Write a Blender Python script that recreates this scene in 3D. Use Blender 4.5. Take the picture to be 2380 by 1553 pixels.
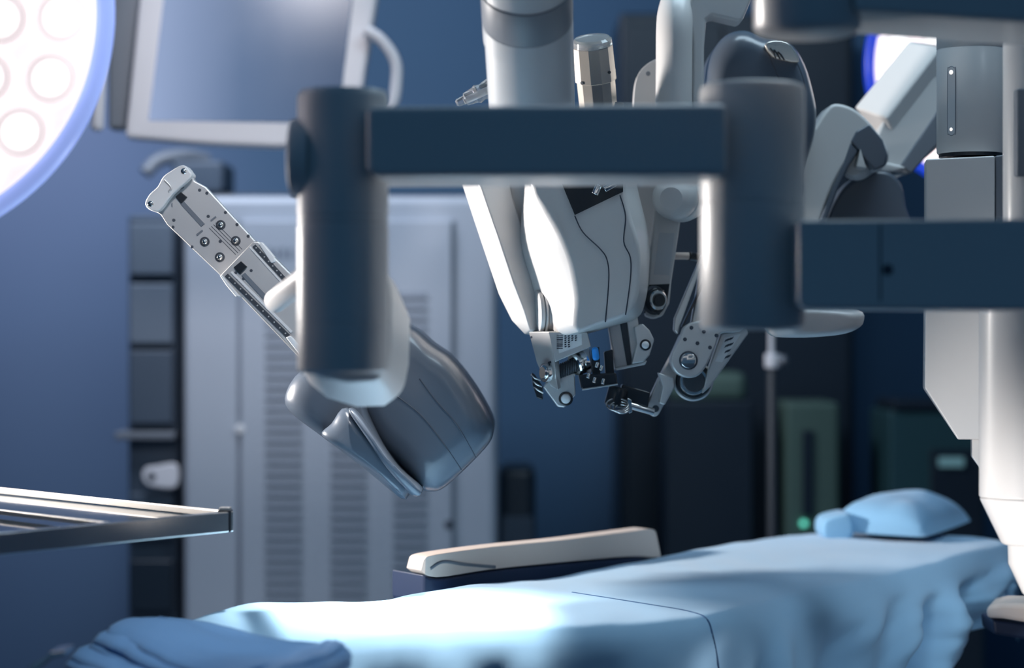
import bpy, bmesh, math, random
from mathutils import Vector, Matrix, noise
from mathutils.bvhtree import BVHTree
R = math.radians
random.seed(4)
SC = bpy.context.scene
COL = SC.collection
for o in list(bpy.data.objects): bpy.data.objects.remove(o)

# ------------------------------------------------------------ camera
F = 5000.0; CX, CY = 1190.0, 776.5; CZ = 1.40
cam = bpy.data.objects.new('camera', bpy.data.cameras.new('camera')); COL.objects.link(cam)
cam.location = (0, 0, CZ); cam.rotation_euler = (R(90), 0, 0)
cam.data.sensor_fit = 'HORIZONTAL'; cam.data.sensor_width = 36; cam.data.lens = F/2380*36
cam.data.dof.use_dof = True; cam.data.dof.focus_distance = 3.62; cam.data.dof.aperture_fstop = 1.75
cam.data.clip_start = 0.05
SC.camera = cam

# ------------------------------------------------------------ world, lights, exposure
SC.view_settings.view_transform = 'Standard'; SC.view_settings.look = 'None'
SC.view_settings.gamma = 1; SC.view_settings.exposure = 0.0; SC.view_settings.use_curve_mapping = False
w = bpy.data.worlds.new('world'); SC.world = w; w.use_nodes = True
w.node_tree.nodes['Background'].inputs[0].default_value = (0.033, 0.090, 0.170, 1)
w.node_tree.nodes['Background'].inputs[1].default_value = 0.80

def light(name, kind, loc, target, power, color, size=0.3, size_y=None, spot=60, blend=0.6):
    l = bpy.data.lights.new(name, kind); o = bpy.data.objects.new(name, l); COL.objects.link(o)
    o.location = loc
    d = Vector(target) - Vector(loc); o.rotation_euler = d.to_track_quat('-Z', 'Y').to_euler()
    l.energy = power; l.color = color
    if kind == 'AREA':
        l.shape = 'RECTANGLE' if size_y else 'DISK'; l.size = size
        if size_y: l.size_y = size_y
    else: l.shadow_soft_size = size
    if kind == 'SPOT': l.spot_size = R(spot); l.spot_blend = blend
    return o
# lamp beyond the left edge shining across the arms
light('side_lamp_light', 'SPOT', (-1.30, 3.95, 1.55), (0.3, 3.85, 1.28), 200, (1.0, 0.94, 0.90), 0.10, spot=102, blend=0.75)
# overhead surgical lamp on the table
light('table_lamp_light', 'SPOT', (-0.22, 3.28, 3.1), (-0.17, 3.42, 0.95), 880, (1.0, 0.98, 0.96), 0.07, spot=19, blend=1.0)
# low fill added at the right for the front arm's right side and underside
light('right_low_fill', 'SPOT', (0.62, 3.40, 0.70), (-0.15, 2.90, 1.30), 22, (0.86, 0.93, 1.0), 0.12, spot=50, blend=0.8)
# soft overhead fills added for the table head and the cabinet
light('overhead_fill', 'AREA', (0.7, 3.7, 3.1), (0.8, 4.2, 0.95), 22, (0.66, 0.86, 1.0), 1.2, 0.6)
light('overhead_fill_rear', 'AREA', (-1.0, 5.3, 3.0), (-0.75, 6.5, 2.05), 40, (0.78, 0.85, 1.0), 0.8, 0.6)
light('wall_glow_fill', 'SPOT', (-1.75, 6.2, 3.1), (-1.75, 7.5, 1.85), 210, (1.0, 0.62, 0.68), 0.3, spot=62, blend=1.0)  # added pink spot, stands in for lens glow over the left wall
light('slide_fill', 'SPOT', (-0.30, 2.2, 2.5), (-0.50, 3.7, 1.46), 68, (0.95, 0.95, 1.0), 0.10, spot=24, blend=0.7)  # added spot, brightens the slide plate from the front
light('bedside_fill', 'SPOT', (1.55, 2.5, 1.35), (0.75, 3.7, 0.80), 26, (0.68, 0.85, 1.0), 0.15, spot=42, blend=0.8)  # added from the right to bring out the skirt folds
light('cloth_fill', 'SPOT', (-0.75, 2.4, 2.6), (-0.45, 3.05, 0.95), 48, (0.85, 0.93, 1.0), 0.12, spot=20, blend=0.8)  # added spot to lift the folded cloth
light('column_top_fill', 'SPOT', (1.3, 2.9, 2.3), (0.78, 3.70, 1.45), 9, (0.75, 0.88, 1.0), 0.15, spot=38, blend=0.9)  # added fill for the column's cylinder and upper box
light('monitor_fill', 'SPOT', (-0.60, 3.5, 2.65), (-0.68, 5.2, 2.0), 75, (0.98, 0.93, 0.95), 0.15, spot=34, blend=0.8)  # added to brighten the monitor bezel
light('column_low_fill', 'SPOT', (0.40, 2.70, 0.78), (0.84, 3.50, 1.10), 42, (1.0, 0.95, 0.92), 0.1, spot=40, blend=0.7)  # fill added from below for the lower column parts

# ------------------------------------------------------------ helpers
def P(x, y, Y): return Vector(((x-CX)*Y/F, Y, CZ+(CY-y)*Y/F))
ORG = {}
def tag(o, label=None, cat=None, group=None, kind=None):
    if label: o['label'] = label
    if cat: o['category'] = cat
    if group: o['group'] = group
    if kind: o['kind'] = kind
    return o
def empty(name, loc, label, cat, group=None):
    o = bpy.data.objects.new(name, None); COL.objects.link(o); o.location = loc; o.empty_display_size = 0.05
    ORG[o] = Vector(loc); return tag(o, label, cat, group)
def mk(name, verts, faces, mat, parent=None, smooth=True, sharp=38, bevel=0, seg=3, label=None):
    verts = [Vector(v) for v in verts]
    if parent is not None: org = ORG[parent]
    else:
        mn = [min(v[i] for v in verts) for i in range(3)]; mx = [max(v[i] for v in verts) for i in range(3)]
        org = Vector(((mn[0]+mx[0])/2, (mn[1]+mx[1])/2, mn[2]))
    me = bpy.data.meshes.new(name)
    me.from_pydata([tuple(v-org) for v in verts], [], faces)
    bm = bmesh.new(); bm.from_mesh(me)
    bmesh.ops.recalc_face_normals(bm, faces=bm.faces); bm.to_mesh(me); bm.free()
    me.materials.append(mat)
    for p in me.polygons: p.use_smooth = smooth
    if smooth and not bevel: me.set_sharp_from_angle(angle=R(sharp))
    o = bpy.data.objects.new(name, me); COL.objects.link(o)
    if parent is not None: o.parent = parent
    else: o.location = org
    ORG[o] = org
    if bevel:
        b = o.modifiers.new('bevel', 'BEVEL'); b.width = bevel; b.segments = seg; b.limit_method = 'ANGLE'; b.angle_limit = R(32)
        wn = o.modifiers.new('wn', 'WEIGHTED_NORMAL'); wn.keep_sharp = True
    if label: o['label'] = label
    return o
def sm(pts, n=4, closed=True):
    if n <= 1: return [tuple(p) for p in pts]
    out = []; N = len(pts); D = len(pts[0])
    rng = range(N) if closed else range(N-1)
    for i in rng:
        if closed: p = [pts[(i+k) % N] for k in (-1, 0, 1, 2)]
        else: p = [pts[max(0, min(N-1, i+k))] for k in (-1, 0, 1, 2)]
        for k in range(n):
            t = k/n
            out.append(tuple(0.5*((2*p[1][d]) + (-p[0][d]+p[2][d])*t + (2*p[0][d]-5*p[1][d]+4*p[2][d]-p[3][d])*t*t + (-p[0][d]+3*p[1][d]-3*p[2][d]+p[3][d])*t**3) for d in range(D)))
    if not closed: out.append(tuple(pts[-1]))
    return out
def rings(rs, close_start=True, close_end=True):
    n = len(rs[0]); v = [p for r in rs for p in r]; f = []
    for k in range(len(rs)-1):
        for i in range(n):
            j = (i+1) % n
            f.append((k*n+i, k*n+j, (k+1)*n+j, (k+1)*n+i))
    if close_start: f.append(tuple(range(n)))
    if close_end: f.append(tuple(range((len(rs)-1)*n, len(rs)*n)))
    return v, f
def PP(p, Y):      # pixel point, third value shifts its distance
    return P(p[0], p[1], Y+(p[2] if len(p) > 2 else 0))
def ext(name, pts, Y0, Y1, mat, parent=None, bev=0.003, back=None, n=1, seg=3, label=None, sharp=38):
    if n > 1:
        pts = sm(pts, n)
        if back: back = sm(back, n)
    fr = [PP(p, Y0) for p in pts]
    if back: bk = [PP(p, Y1) for p in back]
    else: bk = [Vector((q.x, q.y+(Y1-Y0), q.z)) for q in fr]
    v, f = rings([fr, bk])
    return mk(name, v, f, mat, parent, bevel=bev, seg=seg, label=label, sharp=sharp)
def puff(name, pts, Y0, Y1, D, si, mat, parent=None, n=5, k=8, label=None, ctr=None, backD=None, open_back=False):
    pts = sm(pts, n)
    base = [PP(p, Y0) for p in pts]
    c = sum(base, Vector())/len(base)
    if ctr: c = P(ctr[0], ctr[1], Y0)
    rs = []
    for a in range(k, -1, -1):
        an = a/k*math.pi/2; s = si+(1-si)*math.cos(an); d = -D*math.sin(an)
        rs.append([Vector((c.x+(q.x-c.x)*s, q.y+d, c.z+(q.z-c.z)*s)) for q in base])
    bD = D if backD is None else backD
    for a in range(0, k+1, 2):
        an = a/k*math.pi/2; s = si+(1-si)*math.cos(an); d = (Y1-Y0)+bD*math.sin(an)
        rs.append([Vector((c.x+(q.x-c.x)*s, q.y+d, c.z+(q.z-c.z)*s)) for q in base])
    v, f = rings(rs)
    return mk(name, v, f, mat, parent, sharp=50, label=label)
def loft(name, rs, mat, parent=None, bev=0, seg=3, sharp=38, label=None):
    v, f = rings(rs); return mk(name, v, f, mat, parent, bevel=bev, seg=seg, sharp=sharp, label=label)
def basis(d):
    d = d.normalized(); u = d.cross(Vector((0, 0, 1)))
    if u.length < 1e-3: u = Vector((1, 0, 0))
    u.normalize(); return d, u, d.cross(u).normalized()
def lathe(name, p0, p1, prof, mat, parent=None, n=48, label=None, sq=None, sharp=35):
    p0, p1 = Vector(p0), Vector(p1); ax = p1-p0; d, u, v = basis(ax)
    rs = []
    for t, r in prof:
        ring = []
        for i in range(n):
            a = 2*math.pi*i/n; ca, sa = math.cos(a), math.sin(a)
            rr = max(r, 1e-5)
            ring.append(p0+ax*t+u*(rr*ca*(sq[0] if sq else 1))+v*(rr*sa*(sq[1] if sq else 1)))
        rs.append(ring)
    vv, f = rings(rs)
    return mk(name, vv, f, mat, parent, sharp=sharp, label=label)
def rprof(r, L, b, r2=None):   # rounded rod profile
    r2 = r2 or r; pr = []
    for k in range(5):
        a = k/4*math.pi/2; pr.append(((b*(1-math.cos(a)))/L, r-b+b*math.sin(a)))
    for k in range(4, -1, -1):
        a = k/4*math.pi/2; pr.append((1-(b*(1-math.cos(a)))/L, r2-b+b*math.sin(a)))
    return pr
def rod(name, p0, p1, r, mat, parent=None, b=None, r2=None, n=40, label=None):
    p0, p1 = Vector(p0), Vector(p1); L = (p1-p0).length
    b = min(r*0.25, L*0.3) if b is None else b
    return lathe(name, p0, p1, rprof(r, L, b, r2), mat, parent, n=n, label=label, sharp=50)
def tube(name, pts, r, mat, parent=None, n=12, closed=False, label=None, flat=1.0):
    pts = [Vector(p) for p in pts]; rs = []; N = len(pts)
    prev = None
    for i, p in enumerate(pts):
        if closed: t = pts[(i+1) % N]-pts[i-1]
        else: t = pts[min(i+1, N-1)]-pts[max(i-1, 0)]
        t.normalize()
        if prev is None:
            _, u, _ = basis(t)
        else:
            u = prev-t*prev.dot(t)
            u.normalize()
        prev = u; v = t.cross(u)
        rr = r[i] if isinstance(r, (list, tuple)) else r
        rs.append([p+u*(rr*math.cos(2*math.pi*k/n))+v*(rr*flat*math.sin(2*math.pi*k/n)) for k in range(n)])
    if closed: rs.append(rs[0])
    v, f = rings(rs, not closed, not closed)
    return mk(name, v, f, mat, parent, sharp=60, label=label)
def box(name, a, b, mat, parent=None, bev=0.004, seg=2, label=None):
    x0, y0, z0 = a; x1, y1, z1 = b
    v = [(x0,y0,z0),(x1,y0,z0),(x1,y1,z0),(x0,y1,z0),(x0,y0,z1),(x1,y0,z1),(x1,y1,z1),(x0,y1,z1)]
    f = [(0,1,2,3),(4,5,6,7),(0,1,5,4),(1,2,6,5),(2,3,7,6),(3,0,4,7)]
    return mk(name, v, f, mat, parent, bevel=bev, seg=seg, label=label)
def pbox(name, x0, y0, x1, y1, Y0, Y1, mat, parent=None, bev=0.004, seg=2, label=None):
    return ext(name, [(x0,y0),(x1,y0),(x1,y1),(x0,y1)], Y0, Y1, mat, parent, bev, seg=seg, label=label)
BV = {}
def hit(x, y, o):
    if o not in BV:
        me = o.data; org = ORG[o]
        BV[o] = BVHTree.FromPolygons([v.co+org for v in me.vertices], [tuple(p.vertices) for p in me.polygons])
    d = (P(x, y, 1)-Vector((0, 0, CZ))).normalized()
    loc, nor, _, _ = BV[o].ray_cast(Vector((0, 0, CZ)), d)
    if loc is None: return None, None
    if nor.dot(d) > 0: nor = -nor
    return loc, nor
def seam(name, pts, o, r, mat, n=6, lift=0.0):
    q = []
    for p in sm(pts, n, False):
        l, nn = hit(p[0], p[1], o)
        if l is not None: q.append(l+nn*lift)
    if len(q) > 1: return tube(name, q, r, mat, o, n=8)
def stud(name, x, y, o, r, h, mat, sunk=0.4, n=20, dome=False):
    l, nn = hit(x, y, o)
    if l is None: return None
    if dome:
        pr = [(0, r)]+[(0.3+0.7*math.sin(a*math.pi/10), r*math.cos(a*math.pi/10)) for a in range(6)]
    else: pr = [(0, r), (0.7, r), (1, r*0.85)]
    return lathe(name, l-nn*h*sunk, l+nn*h*(1-sunk), pr, mat, o, n=n)
def decal(name, pts, o, t, mat, bev=0):
    q = [hit(p[0], p[1], o) for p in pts]
    if any(a[0] is None for a in q): return None
    v, f = rings([[a+n*t for a, n in q], [a-n*t for a, n in q]])
    return mk(name, v, f, mat, o, bevel=bev)
def bars(name, rects, o, t, mat):     # several printed marks of one label as one mesh
    V, Fc = [], []
    for r in rects:
        q = [hit(p[0], p[1], o) for p in r]
        if any(a[0] is None for a in q): continue
        v, f = rings([[a+n*t for a, n in q], [a-n*t for a, n in q]])
        k = len(V); V += v; Fc += [tuple(i+k for i in g) for g in f]
    if V: return mk(name, V, Fc, mat, o, smooth=False)

# ------------------------------------------------------------ materials
def mat(name, col, rough=0.4, metal=0.0, bump=0.0, bscale=400, var=0.03, vscale=8, coat=0.0, emit=None, es=1.0, sheen=0, trans=0, ior=1.45, sss=0):
    m = bpy.data.materials.new(name); m.use_nodes = True; nt = m.node_tree; b = nt.nodes['Principled BSDF']
    tc = nt.nodes.new('ShaderNodeTexCoord'); nz = nt.nodes.new('ShaderNodeTexNoise'); nz.inputs['Scale'].default_value = vscale; nz.inputs['Detail'].default_value = 4
    nt.links.new(tc.outputs['Object'], nz.inputs['Vector'])
    mx = nt.nodes.new('ShaderNodeMix'); mx.data_type = 'RGBA'
    mx.inputs[6].default_value = (*[c*(1-var) for c in col], 1); mx.inputs[7].default_value = (*[min(1, c*(1+var)) for c in col], 1)
    nt.links.new(nz.outputs['Fac'], mx.inputs[0]); nt.links.new(mx.outputs[2], b.inputs['Base Color'])
    mr = nt.nodes.new('ShaderNodeMapRange'); mr.inputs['To Min'].default_value = max(0, rough-0.04); mr.inputs['To Max'].default_value = rough+0.04
    nt.links.new(nz.outputs['Fac'], mr.inputs[0]); nt.links.new(mr.outputs[0], b.inputs['Roughness'])
    b.inputs['Metallic'].default_value = metal; b.inputs['Coat Weight'].default_value = coat; b.inputs['Coat Roughness'].default_value = 0.15
    b.inputs['Transmission Weight'].default_value = trans; b.inputs['IOR'].default_value = ior
    if sheen: b.inputs['Sheen Weight'].default_value = sheen
    if bump:
        n2 = nt.nodes.new('ShaderNodeTexNoise'); n2.inputs['Scale'].default_value = bscale; n2.inputs['Detail'].default_value = 2
        nt.links.new(tc.outputs['Object'], n2.inputs['Vector'])
        bp = nt.nodes.new('ShaderNodeBump'); bp.inputs['Strength'].default_value = bump; bp.inputs['Distance'].default_value = 0.001
        nt.links.new(n2.outputs['Fac'], bp.inputs['Height']); nt.links.new(bp.outputs[0], b.inputs['Normal'])
    if emit: b.inputs['Emission Color'].default_value = (*emit, 1); b.inputs['Emission Strength'].default_value = es
    return m
M_shell = mat('robot_shell_plastic', (0.60, 0.59, 0.58), 0.36, bump=0.08, bscale=900, coat=0.1)
M_gloss = mat('glossy_grey_shaded_shell', (0.085, 0.105, 0.135), 0.30, coat=0.25, var=0.02)  # own dark tone on the housing; shade in the colour on shoulder and elbow
M_mid = mat('dimmed_shell_plastic', (0.40, 0.43, 0.46), 0.4, bump=0.05)  # shell plastic with dimmer light put into the colour; not translucent
M_seam = mat('seam_dark', (0.05, 0.06, 0.08), 0.6)
M_band = mat('grey_band', (0.16, 0.18, 0.21), 0.4)
M_alu = mat('anodised_aluminium', (0.62, 0.61, 0.60), 0.36, metal=0.55, bump=0.05, bscale=1500)
M_chrome = mat('polished_steel', (0.78, 0.77, 0.75), 0.14, metal=1.0)
M_champ = mat('champagne_metal', (0.74, 0.69, 0.62), 0.24, metal=0.85)
M_black = mat('black_plastic', (0.012, 0.015, 0.02), 0.3, coat=0.3)
M_dark = mat('dark_metal', (0.06, 0.07, 0.085), 0.4, metal=0.4)
M_clear = mat('clear_plastic', (0.95, 0.95, 0.97), 0.06, trans=0.85)
M_label = mat('white_label', (0.74, 0.74, 0.74), 0.5)
M_glabel = mat('grey_label', (0.50, 0.52, 0.54), 0.5)
M_ink = mat('printing_ink', (0.03, 0.04, 0.06), 0.6)
M_blue = mat('blue_lever_plastic', (0.02, 0.22, 0.62), 0.35, emit=(0.02, 0.2, 0.6), es=0.15)  # slight emission added to brighten the lever, which is no lamp
M_sheet = mat('light_blue_sheet', (0.32, 0.54, 0.73), 0.85, bump=0.25, bscale=1400, sheen=0.25, var=0.05, vscale=5)
M_cloth = mat('folded_blue_cloth', (0.17, 0.36, 0.64), 0.85, bump=0.25, bscale=1400, sheen=0.2, var=0.06, vscale=9)
M_pillow = mat('pale_blue_pillow', (0.26, 0.50, 0.72), 0.85, bump=0.2, bscale=900, sheen=0.2)
M_cream = mat('cream_vinyl', (0.74, 0.62, 0.54), 0.5, bump=0.1, bscale=300)
M_navy = mat('navy_vinyl', (0.015, 0.03, 0.075), 0.5)
M_cab = mat('grey_painted_steel', (0.42, 0.46, 0.52), 0.42, bump=0.05, var=0.04, vscale=3)
M_cabd = mat('louvre_shadow_grey', (0.20, 0.23, 0.28), 0.5)
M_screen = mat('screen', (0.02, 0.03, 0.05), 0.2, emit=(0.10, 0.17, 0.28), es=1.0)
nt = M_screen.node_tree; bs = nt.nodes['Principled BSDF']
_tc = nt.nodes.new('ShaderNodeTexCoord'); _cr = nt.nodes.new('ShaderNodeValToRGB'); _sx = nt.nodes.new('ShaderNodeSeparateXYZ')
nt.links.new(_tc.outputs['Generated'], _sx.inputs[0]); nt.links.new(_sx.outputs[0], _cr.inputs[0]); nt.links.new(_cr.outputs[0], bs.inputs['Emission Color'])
_cr.color_ramp.elements[0].color = (0.30, 0.38, 0.58, 1); _cr.color_ramp.elements[1].color = (0.045, 0.075, 0.14, 1)  # lighter left end puts lamp glare into the screen's emission
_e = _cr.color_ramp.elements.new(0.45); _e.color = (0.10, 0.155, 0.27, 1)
M_bezel = mat('white_monitor_plastic', (0.72, 0.71, 0.74), 0.4)
M_equip = mat('dark_equipment_case', (0.06, 0.085, 0.12), 0.5)
M_trol = mat('hazed_trolley_case', (0.12, 0.155, 0.20), 0.5)  # dark case lifted in colour, in place of haze over the upper devices
M_equip2 = mat('black_equipment_front', (0.018, 0.028, 0.042), 0.35)
M_olive = mat('olive_green_panel', (0.10, 0.16, 0.13), 0.5)
M_oxy = mat('teal_green_glass_door', (0.035, 0.09, 0.10), 0.3)
M_glass = mat('smoked_glass', (0.03, 0.045, 0.06), 0.06)
M_steel = mat('brushed_stainless_steel', (0.60, 0.59, 0.58), 0.13, metal=0.9, bump=0.05, bscale=600)
M_wall = mat('blue_painted_wall', (0.052, 0.125, 0.225), 0.7, var=0.08, vscale=1.2, bump=0.05)
M_floor = mat('blue_grey_vinyl_floor', (0.10, 0.14, 0.20), 0.35, var=0.08)
M_rim = mat('lamp_rim_blue_plastic', (0.25, 0.35, 0.75), 0.25, emit=(0.30, 0.40, 0.80), es=0.75)  # plastic is no light source; emission added for its lit look
M_rimd = mat('far_lamp_rim', (0.01, 0.03, 0.45), 0.25, emit=(0.0, 0.035, 0.35), es=0.8)  # emission added here too, the far rim is plain plastic
M_led = mat('led_lens_glow', (1, 0.95, 0.92), 0.2, emit=(1.0, 0.95, 0.92), es=1.15)
M_ledp = mat('lamp_face_glow', (0.9, 0.8, 0.8), 0.3, emit=(1.0, 0.85, 0.85), es=0.90)
M_lens = mat('lens_ring', (0.9, 0.86, 0.86), 0.15, emit=(1.0, 0.85, 0.85), es=0.72)
M_green = mat('green_indicator', (0.1, 0.6, 0.5), 0.3, emit=(0.15, 0.80, 0.58), es=1.3)
M_white = mat('status_light', (1, 1, 1), 0.3, emit=(1, 0.9, 0.8), es=0.9)

# ------------------------------------------------------------ the setting
def struct(o): o['kind'] = 'structure'; return o
struct(box('floor', (-4, -1, -0.1), (4, 7.5, 0), M_floor, bev=0))
struct(box('wall_back', (-4, 7.5, -0.1), (4, 7.6, 3.6), M_wall, bev=0))
struct(box('wall_left', (-4.1, -1, -0.1), (-4, 7.5, 3.6), M_wall, bev=0))
struct(box('wall_right', (4, -1, -0.1), (4.1, 7.5, 3.6), M_wall, bev=0))
struct(box('baseboard_back', (-4, 7.47, 0), (4, 7.5, 0.12), M_equip, bev=0.003))

# ------------------------------------------------------------ grey ventilated cabinet
c = P(787, 800, 6.0)
cab = empty('ventilated_cabinet', (c.x, 6.25, 0), 'tall grey steel cabinet with columns of louvres behind the robot', 'cabinet')
YC = 6.0
x0, x1 = P(425, 0, YC).x, P(1155, 0, YC).x; zt = P(0, 455, YC).z
body = box('body', (x0, YC, 0.0), (x1, YC+0.55, zt), M_cab, cab, 0.025, 4)
dx0, dx1 = P(562, 0, YC).x, P(1050, 0, YC).x
door = box('door', (dx0, YC-0.018, 0.06), (dx1, YC+0.01, zt-0.07), M_cab, cab, 0.004)
for (a, b, t) in ((616, 702, 690), (768, 852, 690), (914, 992, 680)):
    V, Fc = [], []
    y = t
    while y < 1500:
        p = P(a, y, YC-0.019); q = P(b, y+13, YC-0.019)
        k = len(V)
        V += [(p.x, YC-0.020, p.z), (q.x, YC-0.020, p.z), (q.x, YC-0.020-0.004, q.z), (p.x, YC-0.020-0.004, q.z),
              (p.x, YC-0.016, p.z), (q.x, YC-0.016, p.z), (q.x, YC-0.016, q.z), (p.x, YC-0.016, q.z)]
        Fc += [(k, k+1, k+2, k+3), (k+4, k+5, k+6, k+7), (k, k+1, k+5, k+4), (k+1, k+2, k+6, k+5), (k+2, k+3, k+7, k+6), (k+3, k, k+4, k+7)]
        y += 25
    mk('louvre_column', V, Fc, M_cabd, door, smooth=False)
for (x, m, nm) in ((556, M_seam, 'door_gap'), (1053, M_seam, 'door_gap')):
    p = P(x, 0, YC); box(nm, (p.x-0.006, YC-0.003, 0.06), (p.x+0.006, YC+0.002, zt-0.07), M_cabd, cab, 0)
for (x, y, m, nm) in ((558, 998, M_label, 'lock'), (1043, 1220, M_seam, 'keyhole')):
    p = P(x, y, YC-0.02); rod(nm, p, p+Vector((0, 0.025, 0)), 0.013, m, cab)
bars('maker_plate', [[(590+i*16, 576+4*(i % 2)), (600+i*16, 576), (600+i*16, 604), (590+i*16, 602)] for i in range(6)], door, 0.001, M_cabd)
tp = P(1000, 447, 6.1)
box('top_tray', (P(500, 0, 6.1).x, 6.1, zt), (P(1120, 0, 6.1).x, 6.5, zt+0.012), M_equip2, cab, 0.003)

# ------------------------------------------------------------ dark trolley left of the cabinet
YT = 6.1
tr = empty('equipment_trolley', (P(360, 0, YT).x, YT+0.2, 0), 'dark equipment trolley at the left side of the grey louvred cabinet', 'trolley')
tx0, tx1 = P(298, 0, YT).x, P(412, 0, YT).x
box('cabinet_body', (tx0, YT, 0.08), (tx1, YT+0.4, P(0, 500, YT).z), M_equip, tr, 0.01)
for (ya, yb, m) in ((520, 640, M_trol), (660, 800, M_trol), (815, 985, M_equip), (1145, 1250, M_equip), (1300, 1420, M_equip2)):
    box('device', (tx0+0.008, YT-0.03, P(0, yb, YT).z), (tx1-0.008, YT+0.02, P(0, ya, YT).z), m, tr, 0.006)
box('shelf', (tx0-0.03, YT-0.05, P(0, 1020, YT).z), (tx1+0.0, YT+0.2, P(0, 1003, YT).z), M_band, tr, 0.004)
for sx in (tx0+0.01, tx1-0.01):
    for sy in (YT+0.03, YT+0.36):
        rod('caster', (sx-0.012, sy, 0.04), (sx+0.012, sy, 0.04), 0.04, M_black, tr)
clampp = ext('bracket', sm([(330,1105),(338,1088),(360,1084),(410,1080),(410,1132),(360,1132),(338,1124)], 3), YT-0.06, YT-0.035, M_bezel, tr, 0.004)
stud('bracket_hole', 352, 1108, clampp, 0.012, 0.004, M_seam)
box('bracket_mount', (P(395,0,YT).x, YT-0.04, P(0,1125,YT).z), (P(412,0,YT).x, YT, P(0,1090,YT).z), M_band, tr, 0.003)
ml = empty('equipment_box', P(430, 440, 6.3), 'dark grey boxy device on top of the trolley below the monitor', 'device')
ext('body', [(395,372),(520,372),(520,448),(410,448)], 6.2, 6.45, M_equip, ml, 0.015)
tube('arm', sm([tuple(P(338,402,6.2)), tuple(P(370,372,6.22)), tuple(P(430,362,6.25)), tuple(P(480,372,6.3))], 5, False), 0.02, M_band, ml)
box('base', (P(400,0,6.25).x, 6.25, zt+0.012), (P(520,0,6.25).x, 6.45, P(0,447,6.25).z+0.005), M_equip2, ml, 0.004)

# ------------------------------------------------------------ monitor
YM = 5.2
mo = empty('hanging_monitor', P(590, 340, YM), 'white framed monitor with blue screen hanging above the louvred cabinet', 'monitor')
ext('casing', [(330,-60),(885,-60),(838,232),(760,336),(640,342),(480,335),(290,320)], YM, YM+0.07, M_bezel, mo, 0.012, seg=4)
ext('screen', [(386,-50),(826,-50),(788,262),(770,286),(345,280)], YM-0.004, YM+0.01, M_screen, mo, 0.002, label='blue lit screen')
tube('handle', sm([tuple(P(850,70,YM-.03)), tuple(P(885,92,YM-.03)), tuple(P(916,135,YM-.03)), tuple(P(922,180,YM-.03)), tuple(P(908,250,YM-.03)), tuple(P(850,290,YM))], 6, False), 0.014, M_bezel, mo)
ext('rear_cover', [(250,-60),(330,-60),(290,300),(250,300)], YM+0.03, YM+0.1, M_band, mo, 0.01)
pl = rod('hanging_pole', P(243, -80, 5.0), P(226, 305, 5.0), 0.015, M_bezel, None, 0.012)
tag(pl, 'slim white round ended pole hanging between big lamp and monitor', 'pole')

# ------------------------------------------------------------ surgical lamps
def surgical_lamp(cx, cy, Y, r, tilt, label, rim_m, seed, ledsc=1.0):
    c = P(cx, cy, Y); n = Vector(tilt).normalized()     # direction the face looks at
    o = empty('surgical_lamp', c, label, 'lamp', )
    d, u, v = basis(n)
    lathe('housing', c-n*0.10, c, [(0, r*0.3), (0.1, r*0.62), (0.5, r*0.92), (0.85, r*1.0), (1.0, r*0.98)], M_shell, o, n=96)
    # rim: rounded ring
    path = [c+u*(r*0.965*math.cos(a*math.pi/60))+v*(r*0.965*math.sin(a*math.pi/60)) for a in range(120)]
    tube('rim', path, r*0.045, rim_m, o, n=14, closed=True, label='blue rim with added glow')
    face = lathe('light_face', c-n*0.01, c+n*0.010, [(0, r*0.93), (0.6, r*0.93), (1, r*0.90)], M_ledp, o, n=96)
    rnd = random.Random(seed); k = 0
    for ring, cnt in ((0.0, 1), (0.26, 6), (0.50, 12), (0.76, 18)):
        for i in range(cnt):
            a = 2*math.pi*(i+0.3*ring)/max(cnt, 1); q = c+u*(r*ring*math.cos(a))+v*(r*ring*math.sin(a))
            rr = r*0.118
            ln = lathe('led_reflector', q+n*0.004, q+n*0.022, [(0, rr), (0.7, rr*1.05), (1, rr*0.98), (0.8, rr*0.88), (0.72, rr*0.2)], M_lens, o, n=28)
            lathe('led', q+n*0.012, q+n*0.030, [(0, rr*0.74), (0.3, rr*0.70), (0.7, rr*0.45), (1, rr*0.1)], M_led, ln, n=20)
    rod('handle', c, c+n*0.10, 0.018, M_bezel, o)
    return o
surgical_lamp(-290, 40, 2.9, 0.328, (0.42, -0.8, -0.28), 'large bright surgical lamp with blue rim at the upper left edge', M_rim, 3)
surgical_lamp(2320, 150, 5.1, 0.314, (-0.25, -0.9, -0.2), 'far surgical lamp with deep blue rim behind the diagonal robot arm', M_rimd, 5)

# ------------------------------------------------------------ robot arm in front (blurred)
A = empty('robot_arm', P(1300, 780, 2.85), 'blue grey robot arm nearest the camera, post, long crossbeam and tilted slide', 'robot arm')
YA = 2.85; rp = 106*YA/F
pt, pb = P(797, 212, YA), P(797, 868, YA); L = (pt-pb).length
post = lathe('post', pb, pt, [(0, rp*0.9), (0.012, rp*0.99), (0.02, rp), (0.17, rp), (0.172, rp*0.985), (0.178, rp*0.985), (0.18, rp), (0.52, rp), (0.523, rp*0.975), (0.53, rp*0.975), (0.533, rp), (0.545, rp), (0.548, rp*0.975), (0.555, rp*0.975), (0.558, rp), (0.972, rp), (0.985, rp*0.985), (0.99, rp*0.96), (0.995, rp*0.95), (1, rp*0.93)], M_shell, A, n=72)
dc = P(672, 368, YA)
lathe('side_cap', dc, P(720, 368, YA), [(0, 0.040), (0.1, 0.050), (0.3, 0.0528), (1, 0.0528)], M_shell, A)
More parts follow.
